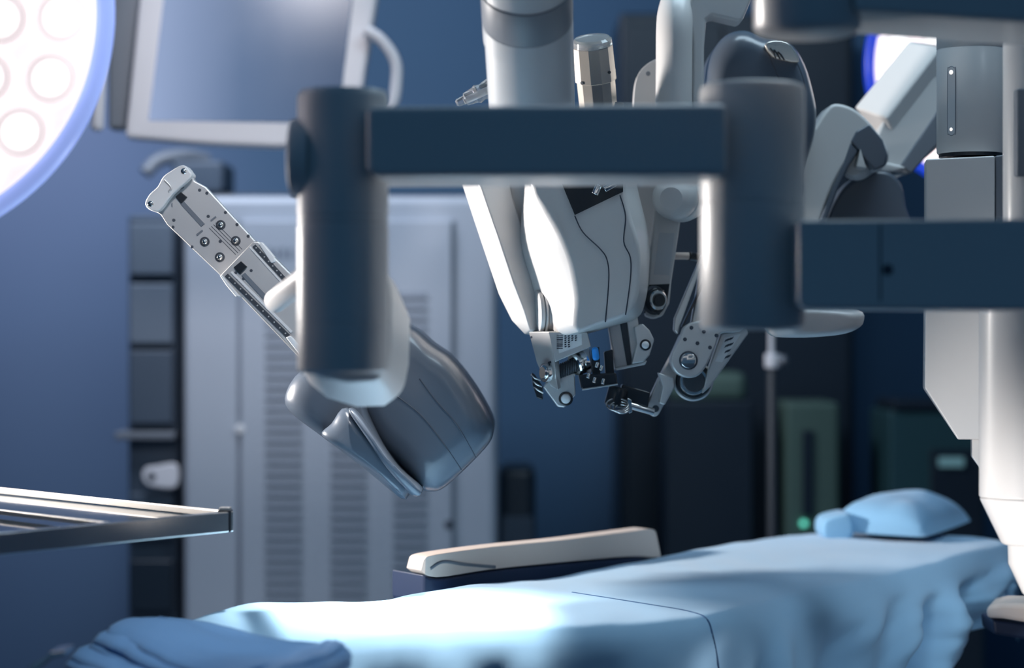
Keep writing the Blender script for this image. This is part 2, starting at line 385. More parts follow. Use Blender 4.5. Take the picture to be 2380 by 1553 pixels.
ext('elbow_block', [(702,800),(704,850),(745,876),(810,888),(872,882),(902,862),(908,800),(908,700),(906,640),(860,600)], 2.90, 3.08, M_shell, A, 0.014, seg=4,
    back=[(706,830),(714,888),(762,928),(830,950),(895,948),(940,915),(953,850),(957,745),(915,650),(860,600)])
box_ = ext('crossbeam', [(850,247),(1692,240),(1692,408),(880,412),(850,400)], 2.75, 2.945, M_shell, A, 0.010, seg=4)
rm = 122*2.86/F
mt, mb = P(1748, 197, 2.86), P(1748, 768, 2.86)
joint = lathe('joint_cylinder', mb, mt, [(0, rm*0.86), (0.012, rm*0.96), (0.03, rm), (0.51, rm), (0.513, rm*0.98), (0.522, rm*0.98), (0.525, rm), (0.965, rm), (0.98, rm*0.985), (0.99, rm*0.97), (0.995, rm*0.95), (1, rm*0.9)], M_shell, A, n=72)
rb = ext('right_beam', [(1855,512),(3050,505),(3050,726),(1870,718),(1855,705)], 2.74, 2.95, M_shell, A, 0.013, seg=4)
stud('screw', 2063, 627, rb, 0.007, 0.003, M_seam)
seam('panel_gap', [(2046,522),(2046,700)], rb, 0.0012, M_seam, 2)
rod('joint_rod', P(640, 700, 3.35), P(720, 640, 2.95), 0.018, M_shell, A, 0.006, label='pale round rod')

# slide of the front arm
YS = 3.72
slide = ext('slide_plate', [(446,404),(452,420),(478,434),(590,556),(720,690),(760,880),(690,826),(512,640),(388,522),(374,500),(360,490)], YS, YS+0.022, M_alu, A, 0.0025)
capm = ext('end_bracket', sm([(425,383),(441,398),(443,412),(400,452),(372,488),(350,489),(337,474),(347,452),(366,434),(378,412),(396,398)], 3), YS-0.022, YS+0.03, M_label, A, 0.006, seg=4, label='white end bracket')
for x, y in ((427, 398), (350, 474)): stud('bolt', x, y, capm, 0.0055, 0.004, M_chrome, dome=True)
seam('bracket_rib', [(382,418),(398,436),(392,446)], capm, 0.002, M_alu, 4)
for x, y in ((513, 523), (548, 560), (476, 562), (511, 598)):
    s = stud('screw', x, y, slide, 0.0085, 0.003, M_dark)
    if s: stud('screw_head', x, y, s, 0.0052, 0.006, M_chrome, dome=True, sunk=0.1)
for x, y in ((481, 449), (524, 494), (551, 522), (577, 549), (402, 528), (446, 574), (472, 602), (499, 629), (464, 442), (404, 512), (512, 561), (484, 503)):
    stud('small_screw', x, y, slide, 0.0028, 0.002, M_seam)
decal('latch', [(408,458),(422,446),(436,458),(422,474)], slide, 0.004, M_black, 0.001)
bars('guide_channel', [[(420,474),(427,467),(476,520),(468,526)]], slide, 0.0025, M_band)
for q_ in ([(418,437),(428,434),(428,437),(420,441)], [(398,474),(401,471),(401,482),(398,480)], [(456,545),(470,534),(472,537),(458,549)], [(489,512),(501,502),(503,505),(491,515)]):
    decal('slot_mark', q_, slide, 0.0015, M_band)
for k in range(4): seam('slide_groove', [(486+k*5, 530-k*4), (548+k*5, 592-k*4)], slide, 0.0006, M_seam, 2)
car = ext('carriage', [(588,561),(600,560),(720,680),(760,880),(690,826),(512,640)], YS-0.032, YS, M_alu, A, 0.003)
for pts in ([(587,574),(594,568),(700,684),(693,690)], [(523,642),(530,636),(674,778),(666,785)]):
    rl = decal('rail', pts, car, 0.003, M_dark, 0.0005)
    if rl:
        a, b = ((pts[0][0]+pts[1][0])/2, (pts[0][1]+pts[1][1])/2), ((pts[2][0]+pts[3][0])/2, (pts[2][1]+pts[3][1])/2)
        for k in range(11):
            t = (k+0.5)/11; stud('rail_screw', a[0]+(b[0]-a[0])*t, a[1]+(b[1]-a[1])*t, rl, 0.0014, 0.002, M_alu, n=10)
ext('rail_cover', [(600,566),(608,562),(637,596),(640,608),(630,612)], YS-0.036, YS-0.01, M_label, A, 0.002)
ext('rail_cover', [(510,640),(516,640),(560,690),(548,690),(526,664)], YS-0.036, YS+0.005, M_label, A, 0.002)
ext('end_stop', [(664,784),(676,781),(712,820),(702,832)], YS-0.04, YS-0.01, M_label, A, 0.002)
decal('latch', [(543,622),(561,607),(575,620),(558,638)], car, 0.004, M_black, 0.001)
bars('guide_channel', [[(562,640),(570,634),(625,692),(617,700)]], car, 0.003, M_band)
bars('rail_edge', [[(580,576),(583,573),(690,692),(687,695)], [(536,634),(540,630),(680,770),(676,774)]], car, 0.0022, M_label)
for x, y in ((553, 648), (566, 648), (584, 629), (548, 634)): stud('small_screw', x, y, car, 0.0026, 0.002, M_seam)

# lower dark shell of the front arm
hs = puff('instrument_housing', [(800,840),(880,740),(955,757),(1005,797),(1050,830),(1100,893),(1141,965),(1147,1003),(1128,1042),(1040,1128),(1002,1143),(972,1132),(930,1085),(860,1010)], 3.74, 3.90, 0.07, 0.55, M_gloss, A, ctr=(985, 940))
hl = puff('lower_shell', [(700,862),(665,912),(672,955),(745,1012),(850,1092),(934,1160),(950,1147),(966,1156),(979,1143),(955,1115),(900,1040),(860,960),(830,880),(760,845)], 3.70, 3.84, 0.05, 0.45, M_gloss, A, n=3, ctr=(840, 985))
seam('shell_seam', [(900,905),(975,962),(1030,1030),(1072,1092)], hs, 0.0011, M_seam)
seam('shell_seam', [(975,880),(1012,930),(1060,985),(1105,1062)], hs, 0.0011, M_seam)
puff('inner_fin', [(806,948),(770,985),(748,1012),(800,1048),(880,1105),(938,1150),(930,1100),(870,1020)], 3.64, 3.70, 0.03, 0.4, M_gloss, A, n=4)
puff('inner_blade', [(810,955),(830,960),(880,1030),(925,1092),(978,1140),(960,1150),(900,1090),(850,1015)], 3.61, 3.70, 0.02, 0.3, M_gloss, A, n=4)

# ------------------------------------------------------------ upper right arm
B = empty('robot_arm', P(1900, 50, 2.7), 'grey blue robot arm beam crossing the top right corner', 'robot arm')
ru = 124*2.7/F
lathe('joint_cylinder', P(1876, 84, 2.7), P(1876, -240, 2.7), [(0, ru*0.80), (0.02, ru*0.93), (0.06, ru), (1, ru)], M_shell, B, n=72)
loft('beam', [[P(1985,27,2.64), P(1985,80,2.86), P(1985,-200,2.86), P(1985,-260,2.64)], [P(3050,92,2.86), P(3050,158,3.12), P(3050,-150,3.12), P(3050,-215,2.86)]], M_shell, B, 0.008)
# ------------------------------------------------------------ centre arm
Cn = empty('robot_arm', P(1300, 800, 3.75), 'central robot arm with pale swept housing and barcode label pointing down', 'robot arm')
ax0, ax1 = P(1236, 300, 3.42), P(1219, -140, 3.15)
r0 = 96*3.42/F; r1 = 108*3.15/F
L2 = lambda t: r0+(r1-r0)*t
lathe('upper_link', ax0, ax1, [(0, r0), (0.50, L2(0.5)), (0.505, L2(0.5)*1.03), (0.60, L2(0.6)*1.03), (0.605, L2(0.6)), (1, r1)], M_mid, Cn, n=72)
lathe('dark_band', ax0.lerp(ax1, 0.60), ax0.lerp(ax1, 0.77), [(0, L2(0.6)*1.015), (0.03, L2(0.6)*1.03), (0.97, L2(0.77)*1.03), (1, L2(0.77)*1.0)], M_band, Cn, n=72, label='dark grey band')
rod('side_tube', P(1318, -60, 3.45), P(1326, 300, 3.55), 0.008, M_shell, Cn)
mp0, mp1 = P(1395, 300, 3.78), P(1376, 92, 3.72)
motor = lathe('motor', mp0, mp1, [(0, 0.0335), (0.55, 0.0345), (0.56, 0.037), (0.93, 0.0355), (0.96, 0.0335)], M_champ, Cn, n=12, sharp=20, label='champagne metal faceted motor')
lathe('motor_cap', mp0.lerp(mp1, 0.94), mp0.lerp(mp1, 1.02), [(0, 0.0350), (0.7, 0.0345), (1, 0.030)], M_clear, Cn, n=40)
for x, y in ((1353, 193), (1416, 168)): stud('motor_screw', x, y, motor, 0.003, 0.003, M_dark)
lathe('motor_flange', P(1398,258,3.78), P(1397,244,3.78), [(0, 0.040), (1, 0.040)], M_dark, Cn)
lathe('clear_connector', P(1060, 241, 3.7), P(1140, 205, 3.7), [(0, 0.004), (0.05, 0.007), (0.25, 0.008), (0.28, 0.0115), (0.55, 0.014), (0.62, 0.017), (0.75, 0.014), (1, 0.018)], M_clear, Cn, n=24)
rod('connector_core', P(1078, 235, 3.7), P(1145, 204, 3.7), 0.0045, M_alu, Cn)
# left curved link
lk = loft('curved_link', [
    [P(1052,360,3.82), P(1092,360,3.76), P(1175,360,3.78), P(1150,360,3.95), P(1060,360,3.95)],
    [P(1080,445,3.82), P(1120,445,3.76), P(1188,445,3.78), P(1160,445,3.95), P(1085,445,3.95)],
    [P(1118,560,3.80), P(1155,545,3.74), P(1220,550,3.77), P(1195,550,3.93), P(1122,556,3.93)],
    [P(1160,685,3.79), P(1192,655,3.735), P(1240,650,3.76), P(1225,650,3.9), P(1165,680,3.90)],
    [P(1190,745,3.79), P(1218,722,3.735), P(1252,715,3.76), P(1240,720,3.88), P(1192,745,3.88)],
    [P(1222,779,3.79), P(1232,770,3.74), P(1258,770,3.76), P(1252,772,3.85), P(1226,779,3.85)]], M_shell, Cn, 0.004, seg=3)
ext('rear_blade', [(1168,360),(1235,360),(1225,520),(1240,640),(1252,700),(1236,690),(1205,560)], 3.79, 3.86, M_shell, Cn, 0.005)
# pivot discs
_c = P(1254, 724, 3.752); _a = Vector((0.975, 0.20, 0.05)).normalized()
for (xa, xb, r, m) in ((-0.006, 0.004, 0.0385, M_shell), (0.003, 0.009, 0.0415, M_alu), (0.008, 0.022, 0.0395, M_shell)):
    lathe('pivot_disc', _c+_a*xa, _c+_a*xb, [(0, r*0.86), (0.15, r*0.97), (0.4, r), (0.75, r), (1, r*0.9)], m, Cn)
# housing
fr = [(1236,330),(1238,436),(1262,482),(1299,543),(1326,610),(1340,690),(1338,768),(1398,752),(1458,730),(1482,690),(1488,620),(1484,560),(1462,490),(1452,436),(1445,330)]
bk = [(1222,330),(1219,430),(1212,500),(1212,570),(1232,650),(1255,720),(1282,779),(1335,783),(1425,758),(1482,738),(1500,700),(1508,640),(1508,550),(1480,430),(1465,330)]
mid = [((a[0]*0.35+b[0]*0.65), (a[1]*0.35+b[1]*0.65)) for a, b in zip(fr, bk)]
n_ = 4
rsH = [[P(*p, 3.655 + 0.02*max(0, (560-p[1])/230)) for p in sm(fr, n_)], [P(*p, 3.70) for p in sm(mid, n_)], [P(*p, 3.76) for p in sm(bk, n_)],
       [Vector((q.x, 3.90, q.z)) for q in [P(*p, 3.76) for p in sm(bk, n_)]]]
H = loft('main_housing', rsH, M_shell, Cn, 0.010, seg=5)
seam('shell_seam', [(1336,502),(1355,540),(1396,580),(1411,605),(1415,650),(1407,749)], H, 0.0011, M_seam)
seam('shell_seam', [(1441,454),(1454,502),(1450,562),(1465,599),(1465,650),(1454,732)], H, 0.0011, M_seam)
decal('dark_window', [(1303,420),(1448,420),(1448,446),(1336,500)], H, 0.0025, M_black)
rod('window_fitting', P(1382, 452, 3.63), P(1392, 430, 3.63), 0.006, M_chrome, Cn)
rod('window_fitting', P(1404, 440, 3.63), P(1430, 425, 3.63), 0.006, M_chrome, Cn)
# silver link below
lf = loft('fork_cheek', [[P(1228,770,3.76), P(1278,770,3.70), P(1290,770,3.72), P(1245,770,3.80)],
    [P(1247,842,3.76), P(1288,842,3.70), P(1300,842,3.72), P(1262,842,3.80)],
    [P(1268,892,3.76), P(1297,908,3.70), P(1304,903,3.72), P(1278,888,3.80)]], M_alu, Cn, 0.0025)
fp = ext('label_plate', [(1274,772),(1365,772),(1374,806),(1290,842)], 3.70, 3.76, M_alu, Cn, 0.002)
lb = decal('label', [(1298,776),(1352,776),(1353,802),(1299,822)], fp, 0.0008, M_label)
if lb:
    bars('barcode', [[(1294+0, 780+k*4.2), (1308, 779.5+k*4.2), (1308, 779.5+k*4.2+(1.2 + (k*7 % 3)*0.7)), (1294, 780+k*4.2+(1.2+(k*7 % 3)*0.7))] for k in range(8)], fp, 0.0014, M_ink)
    bars('label_text', [[(1312+c*8, 780+k*5), (1316+c*8+(k % 2)*2, 779+k*5), (1316+c*8, 782+k*5), (1312+c*8, 783+k*5)] for c in range(4) for k in range(6 if c < 2 else 3)], fp, 0.0014, M_ink)
ext('fork_arm', sm([(1362,770),(1368,800),(1376,850),(1374,868),(1364,866),(1356,820),(1350,775)], 2), 3.735, 3.765, M_alu, Cn, 0.002)
_q = P(1267, 866, 3.716); _n = Vector((-0.85, -0.52, 0))
hub = lathe('hub_cap', _q+_n*0.006, _q-_n*0.006, [(0, 0.010), (0.15, 0.0125), (0.3, 0.0125), (0.35, 0.0165), (1, 0.0165)], M_chrome, Cn)
sa, sb = P(1290, 868, 3.73), P(1340, 846, 3.74)
spr = [sa.lerp(sb, k/160)+Vector((0.15, 0, 0.0)).normalized()*0+Vector((0, math.cos(k*2*math.pi/13), math.sin(k*2*math.pi/13)))*0.0125 for k in range(161)]
tube('spring', spr, 0.0013, M_dark, Cn, n=6)
rod('spring_shaft', sa, sb, 0.0105, M_black, Cn)
lathe('chrome_ring', P(1334, 850, 3.735), P(1358, 838, 3.745), [(0, 0.018), (0.1, 0.0205), (0.3, 0.0205), (0.35, 0.0165), (0.5, 0.0165), (0.55, 0.0205), (0.95, 0.0205), (1, 0.018)], M_chrome, Cn)
lpw = ext('lower_lug', [(1284,880),(1336,866),(1338,918),(1312,948),(1296,946),(1262,900),(1268,893)], 3.735, 3.765, M_alu, Cn, 0.003)
s = stud('lug_hole', 1315, 927, lpw, 0.0125, 0.003, M_black)
if s: stud('lug_ball', 1315, 927, s, 0.0085, 0.006, M_label, dome=True, sunk=0.1)
bars('face_marks', [[(x, y), (x+7, y-2), (x+8, y+3), (x+1, y+5)] for x, y in ((1249,795),(1239,811),(1268,809),(1257,825),(1274,841),(1233,782))], lf, 0.0006, M_ink)
ext('black_connector', [(1236,866),(1244,872),(1262,900),(1262,930),(1248,925),(1238,895)], 3.76, 3.80, M_black, Cn, 0.002)
for k in range(3): tube('connector_clip', [P(1234+k*3, 872+k*14, 3.755), P(1244+k*4, 880+k*14, 3.75), P(1256+k*3, 884+k*15, 3.755)], 0.0014, M_chrome, Cn, n=8)
# black instrument carriage
blk = ext('instrument_carriage', [(1345,872),(1432,866),(1436,893),(1352,905)], 3.72, 3.77, M_black, Cn, 0.003)
ext('carriage_post', [(1374,812),(1393,806),(1396,878),(1378,880)], 3.73, 3.75, M_black, Cn, 0.002)
ext('carriage_post', [(1404,818),(1424,812),(1428,872),(1408,876)], 3.74, 3.77, M_black, Cn, 0.002)
rod('blue_lever', P(1382, 807, 3.72), P(1386, 838, 3.72), 0.0060, M_blue, Cn, 0.005, label='bright blue lever')
for (x, y) in ((1366, 880), (1386, 855), (1396, 862), (1400, 893), (1380, 890)): rod('steel_pin', P(x, y, 3.712), P(x+3, y-12, 3.715), 0.0032, M_chrome, Cn)
tube('carriage_edge', [P(1353, 906, 3.718), P(1436, 893, 3.718)], 0.0014, M_steel, Cn)
# silver slab right of it
ext('silver_guide', [(1413,750),(1452,740),(1466,850),(1429,858)], 3.78, 3.82, M_alu, Cn, 0.003)
ext('guide_groove', [(1440,742),(1456,738),(1470,845),(1458,850)], 3.775, 3.80, M_dark, Cn, 0.001)
ext('silver_guide', [(1456,738),(1482,736),(1494,842),(1470,848)], 3.77, 3.81, M_alu, Cn, 0.002)
ext('guide_foot', [(1428,856),(1466,848),(1504,838),(1500,848),(1465,855),(1432,862)], 3.765, 3.82, M_alu, Cn, 0.002)
lug = ext('hexagonal_lug', [(1474,760),(1494,752),(1510,768),(1521,790),(1510,826),(1496,842),(1468,846),(1480,800)], 3.745, 3.78, M_alu, Cn, 0.003)
s = stud('lug_hole', 1500, 802, lug, 0.0100, 0.003, M_black)
if s: stud('lug_ball', 1500, 802, s, 0.0065, 0.006, M_label, dome=True, sunk=0.1)

# ------------------------------------------------------------ white vertical arm
D_ = empty('robot_arm', P(1580, 720, 3.9), 'pale upright robot arm ending in a round knuckle behind the crossbeam', 'robot arm')
ra = 0.0385
path = [P(1566, 462, 3.80), P(1566, 300, 3.80), P(1567, 150, 3.80), P(1568, 60, 3.80), P(1574, 20, 3.82), P(1592, -30, 3.86), P(1625, -70, 3.9), P(1680, -100, 3.95)]
pth = sm([tuple(p) for p in path], 5, False)
tube('upright_tube', pth, 0.0325, M_shell, D_, n=40, flat=1.1)
ext('side_web', [(1600,20),(1625,-60),(1760,-60),(1745,2),(1726,48),(1716,50),(1655,36),(1642,46),(1637,110),(1636,440),(1606,440),(1610,100)], 3.79, 3.86, M_shell, D_, 0.006, seg=3)
kn = [(0, 0.020), (0.06, 0.030), (0.2, 0.0385), (0.45, 0.041), (0.72, 0.041), (0.76, 0.038), (0.8, 0.0405), (1, 0.036)]
lathe('knuckle', P(1560, 462, 3.74), P(1590, 452, 3.86), kn, M_shell, D_, n=56)
lathe('knuckle_collar', P(1578, 462, 3.78), P(1600, 452, 3.86), [(0, 0.036), (0.2, 0.0435), (0.8, 0.0435), (1, 0.036)], M_shell, D_, n=56)
sl = ext('flat_cheek', sm([(1473,300),(1473,230),(1480,180),(1500,152),(1530,136),(1560,140),(1560,300),(1545,420),(1520,520),(1505,600),(1498,560),(1476,430)], 3), 3.92, 3.96, M_shell, D_, 0.006)
stud('cheek_screw', 1506, 171, sl, 0.0045, 0.002, M_band)
lnk = ext('label_link', [(1522,487),(1590,487),(1581,519),(1560,660),(1556,705),(1540,735),(1520,742),(1500,735),(1508,640)], 3.83, 3.87, M_shell, D_, 0.004)
decal('label', [(1533,541),(1568,542),(1555,640),(1519,638)], lnk, 0.001, M_glabel)
decal('dark_recess', [(1508,662),(1556,660),(1550,702),(1532,732),(1500,728)], lnk, 0.002, M_black)
for (dx, r, m) in ((0, 0.026, M_dark), (0.006, 0.022, M_black), (0.010, 0.018, M_steel), (0.014, 0.012, M_black)):
    q = P(1518, 698, 3.815); lathe('pulley', q+Vector((dx*0.6, -dx, 0)), q+Vector((dx*0.6+0.003, -dx-0.005, 0)), [(0, r*0.95), (0.3, r), (0.7, r), (1, r*0.9)], m, D_)
rod('white_peg', P(1567, 595, 3.88), P(1602, 595, 3.88), 0.0065, M_cream, D_)
rod('peg_collar', P(1600, 595, 3.88), P(1628, 600, 3.90), 0.008, M_black, D_)

# ------------------------------------------------------------ arm with dark rounded shell and dotted plate
E = empty('robot_arm', P(1650, 800, 3.85), 'robot arm with dark rounded shoulder shell and dotted end plate near the centre', 'robot arm')
sh = puff('shoulder_shell', [(1640,300),(1641,200),(1652,130),(1685,84),(1728,72),(1775,88),(1832,100),(1868,150),(1890,225),(1896,275),(1888,330),(1866,400),(1850,470),(1700,470)], 3.92, 4.05, 0.05, 0.72, M_gloss, E, ctr=(1765, 270), n=4)  # same plastic as the other shells, shade put into the dark colour
ext('wheel_window', sm([(1777,104),(1800,93),(1830,98),(1848,118),(1857,145),(1815,138),(1795,130)], 2), 3.858, 3.90, M_champ, E, 0.003, label='pale metal wheel in the shell opening')
for k in range(3): tube('wheel_groove', [P(1790+k*9, 112+k*4, 3.856), P(1798+k*9, 122+k*3, 3.855), P(1803+k*10, 136+k*2, 3.856)], 0.0015, M_black, E, n=8)
seam('shell_seam', [(1780,110),(1800,160),(1820,200)], sh, 0.001, M_seam)
seam('shell_seam', [(1850,140),(1866,180),(1872,210)], sh, 0.001, M_seam)
# long lower strut
st = ext('lower_strut', [(1660,560),(1700,560),(1622,800),(1590,860),(1562,905),(1530,966),(1520,970),(1500,958),(1500,945),(1530,880),(1558,828),(1580,780),(1606,752),(1625,640)], 3.82, 3.85, M_alu, E, 0.004)
ext('side_rail', [(1632,590),(1640,596),(1580,758),(1576,778),(1566,768),(1568,740)], 3.80, 3.83, M_alu, E, 0.003)
ext('rail_shadow_channel', [(1640,640),(1648,640),(1590,758),(1584,760)], 3.805, 3.83, M_black, E, 0.001)
dp = ext('dotted_plate', sm([(1606,750),(1740,735),(1720,770),(1676,775),(1665,800),(1645,845),(1625,872),(1600,879),(1575,870),(1561,850),(1560,828),(1580,790)], 3), 3.76, 3.80, M_alu, E, 0.004)
for x, y in ((1607, 762), (1636, 771), (1665, 780), (1592, 789), (1621, 798), (1650, 808)): stud('plate_screw', x, y, dp, 0.0034, 0.002, M_seam)
s = stud('pivot_ring', 1600, 838, dp, 0.0165, 0.004, M_dark)
if s: stud('pivot_cap', 1600, 838, s, 0.0135, 0.004, M_steel, sunk=0.1)
tx = ext('text_panel', [(1676,775),(1735,762),(1740,775),(1650,900),(1632,916),(1645,862)], 3.79, 3.82, M_alu, E, 0.003)
lb2 = decal('label', [(1684,785),(1722,776),(1678,842),(1662,840)], tx, 0.0008, M_label)
bars('label_text', [[(1686+k*6, 790+j*13-k*2), (1694+k*6, 786+j*13-k*2), (1690+k*6, 792+j*13-k*2), (1683+k*6, 796+j*13-k*2)] for j in range(4) for k in range(3 if j < 2 else 2)], tx, 0.0013, M_ink)
for (r, dd, m) in ((0.036, 0.0, M_alu), (0.032, 0.006, M_black), (0.026, 0.010, M_steel), (0.020, 0.014, M_dark)):
    q = P(1612, 886, 3.805); lathe('end_pulley', q+Vector((0, 0.015-dd, 0)), q+Vector((0, 0.004-dd, 0)), [(0, r*0.95), (0.3, r), (0.7, r), (1, r*0.92)], m, E)
ext('strut_block', [(1530,866),(1566,878),(1568,900),(1545,942),(1532,938),(1540,900)], 3.79, 3.825, M_alu, E, 0.003)
s = stud('foot_ring', 1524, 950, st, 0.006, 0.003, M_dark)
rod('black_tube', P(1440, 900, 3.80), P(1428, 945, 3.80), 0.0190, M_black, E, 0.004)
ext('black_box', [(1446,893),(1512,912),(1506,948),(1440,925)], 3.79, 3.83, M_black, E, 0.003)
rod('foot_bar', P(1455, 940, 3.79), P(1520, 958, 3.80), 0.0065, M_steel, E)
for k in range(3):
    c0 = P(1434+k*5, 940+k*1, 3.785); rr = 0.019-k*0.003
    tube('clamp_ring', [c0+Vector((rr*math.cos(a*math.pi/12), -0.012+0.012*math.sin(a*math.pi/12), rr*0.55*math.sin(a*math.pi/12)-0.003*k)) for a in range(24)], 0.0016, M_steel, E, n=8, closed=True)
ext('foot_clip', [(1458,925),(1468,930),(1470,958),(1462,962)], 3.775, 3.80, M_steel, E, 0.001)

# ------------------------------------------------------------ right diagonal arm
G = empty('robot_arm', P(1980, 520, 4.1), 'angular robot arm folded at a rounded elbow at the right, before the far lamp', 'robot arm')
loft('diagonal_link', [
    [P(2112,96,4.2), P(2186,108,4.12), P(2200,330,4.16), P(2190,100,4.4)],
    [P(1984,252,4.2), P(2058,275,4.12), P(2112,404,4.16), P(2060,280,4.4)]], M_shell, G, 0.006)
ext('diagonal_cheek', [(2186,112),(2192,320),(2112,404),(2070,394),(2030,330),(2058,270)], 4.13, 4.30, M_shell, G, 0.006)
ext('diagonal_bevel', [(2180,255),(2180,335),(2118,404),(2092,385)], 4.125, 4.2, M_band, G, 0.004)
el = ext('elbow_link', sm([(1866,350),(1895,295),(1926,249),(1950,241),(1984,252),(2012,274),(2036,302),(2065,346),(2062,380),(2036,398),(2016,374),(1992,345),(1966,379),(1936,433),(1908,505),(1896,560),(1846,560)], 3), 4.0, 4.10, M_shell, G, 0.020, seg=5)
ext('elbow_shade', [(1978,330),(1990,305),(2020,288),(2052,325),(2064,360),(2058,384),(2034,396),(2012,372),(1996,350)], 3.992, 4.05, M_gloss, G, 0.004)  # dark sheet puts the elbow's shading into colour
ext('elbow_fold', [(1978,330),(1996,350),(1972,388),(1948,440),(1924,505),(1914,560),(1888,560),(1908,505),(1936,433),(1962,378)], 3.994, 4.05, M_gloss, G, 0.004)
lathe('elbow_disc', P(1984, 385, 4.03), P(2006, 372, 4.12), [(0, 0.018), (0.1, 0.028), (0.3, 0.032), (1, 0.032)], M_shell, G)
ext('elbow_facet', [(2000,345),(2014,392),(1992,388)], 3.988, 4.03, M_shell, G, 0.002)
ext('pale_strip', [(1956,378),(1972,376),(1950,430),(1936,434)], 4.05, 4.08, M_cream, G, 0.002)
puff('under_cup', [(2028,372),(2060,378),(2106,390),(2090,402),(2055,406),(2030,398)], 4.14, 4.22, 0.02, 0.5, M_shell, G)
ek = ext('lower_elbow', sm([(1905,560),(1925,500),(1950,450),(1985,415),(2030,398),(2070,402),(2096,430),(2106,480),(2112,560)], 3), 4.1, 4.17, M_gloss, G, 0.020, seg=5)
puff('under_shell', [(1790,720),(1850,710),(1990,720),(2006,748),(1985,768),(1940,780),(1850,785),(1805,775)], 3.5, 3.62, 0.05, 0.5, M_shell, G, n=4)
for t_ in ('link_neck',): ext(t_, [(1850,520),(2010,520),(1985,735),(1830,735)], 3.62, 4.12, M_shell, G, 0.01)

# ------------------------------------------------------------ right columns
K = empty('robot_column', P(2240, 1100, 3.8), 'grey robot column with slotted cylinder above a chamfered box at the right', 'robot column')
rk = 78*3.72/F
kc = lathe('cylinder', P(2256, 358, 3.72), P(2256, -60, 3.72), [(0, rk*0.97), (0.01, rk), (0.575, rk), (0.578, rk*0.99), (0.582, rk*0.99), (0.585, rk), (1, rk)], M_shell, K, n=72)
lathe('collar', P(2256, 366, 3.72), P(2256, 355, 3.72), [(0, rk*0.94), (1, rk*0.94)], M_black, K, n=48)
# slot panel on the cylinder
slot = sm([(2203,170),(2206,158),(2212,154),(2218,158),(2221,170),(2221,300),(2218,311),(2212,315),(2206,311),(2203,300)], 2)
q = [hit(p[0], p[1], kc) for p in slot]
if all(a[0] is not None for a in q):
    sp = mk('slot_panel', *rings([[a+n*0.001 for a, n in q], [a-n*0.001 for a, n in q]]), M_glabel, kc)
    tube('slot_outline', [a+n*0.0006 for a, n in q], 0.0008, M_band, kc, n=8, closed=True)
stud('status_light', 2211, 168, kc, 0.0045, 0.004, M_white, dome=True)
stud('status_light', 2211, 301, kc, 0.0035, 0.004, M_white, dome=True)
kb = ext('upper_box', [(2152,370),(2312,362),(2312,560),(2152,560)], 3.64, 3.80, M_shell, K, 0.003, back=[(2148,378),(2312,370),(2312,560),(2148,560)])
ext('box_cover', [(2314,362),(2345,358),(2345,560),(2314,560)], 3.65, 3.80, M_band, K, 0.003)
kd = ext('lower_box', [(2152,561),(2300,561),(2300,1022),(2226,1022),(2149,902)], 3.64, 3.80, M_shell, K, 0.003, back=[(2148,561),(2300,561),(2300,1018),(2224,1018),(2145,902)])
ext('lower_tab', [(2259,1015),(2300,1015),(2300,1110),(2284,1098),(2259,1062)], 3.68, 3.76, M_shell, K, 0.002, back=[(2256,1015),(2300,1015),(2300,1107),(2282,1095),(2256,1060)])
K2 = empty('robot_column', P(2360, 1300, 3.1), 'brightly lit white tapering robot column cut by the right edge', 'robot column')
def oct_(cx, w, Y, y): return [P(cx+w*math.cos(a*math.pi/24), y, Y)+Vector((0, 0, 0))+Vector((0, -w*Y/F*0.9*math.sin(a*math.pi/24), 0)) for a in range(48)]
YK = 3.35
loft('column_tube', [oct_(2385, 108, YK, 700), oct_(2385, 108, YK, 1156)], M_shell, K2, 0.003)
loft('taper', [oct_(2385, 108, YK, 1156), oct_(2392, 62, YK, 1266)], M_shell, K2, 0.004)
loft('nozzle', [oct_(2395, 52, YK, 1262), oct_(2395, 51, YK, 1310), oct_(2402, 26, YK, 1378), oct_(2402, 20, YK, 1384)], M_shell, K2, 0.003)
rod('upper_tube', P(2388, 720, YK), P(2388, 90, YK), 56*YK/F, M_shell, K2)
ext('upper_tube_plate', [(2363,205),(2420,205),(2420,410),(2363,410)], YK-0.045, YK, M_band, K2, 0.004)

# ------------------------------------------------------------ operating table
ZB = 0.95
T = empty('operating_table', (0.25, 3.8, 0), 'operating table under light blue sheets below the robot arms', 'operating table')
Fp = [(500,1600,3.0),(620,1550,3.08),(740,1512,3.14),(1000,1478,3.2),(1320,1474,3.28),(1640,1442,3.39),(1850,1395,3.62),(2100,1345,3.93),(2260,1300,4.25),(2360,1268,4.52)]
Bp = [(420,1452,3.30),(500,1424,3.38),(590,1406,3.48),(860,1400,3.62),(960,1380,3.70),(1240,1350,3.95),(1400,1321,4.12),(1620,1278,4.42),(1800,1252,4.68),(1960,1240,4.90)]
Fs = [P(*p) for p in sm(Fp, 24, False)]; Bs = [P(*p) for p in sm(Bp, 24, False)]
NN = len(Fs)
def wr(x, y, s, seed): return noise.noise(Vector((x*s+seed, y*s, seed*1.7)))
rows = []; NV = 36; NS = 26
up = Vector((0, 0, 1))
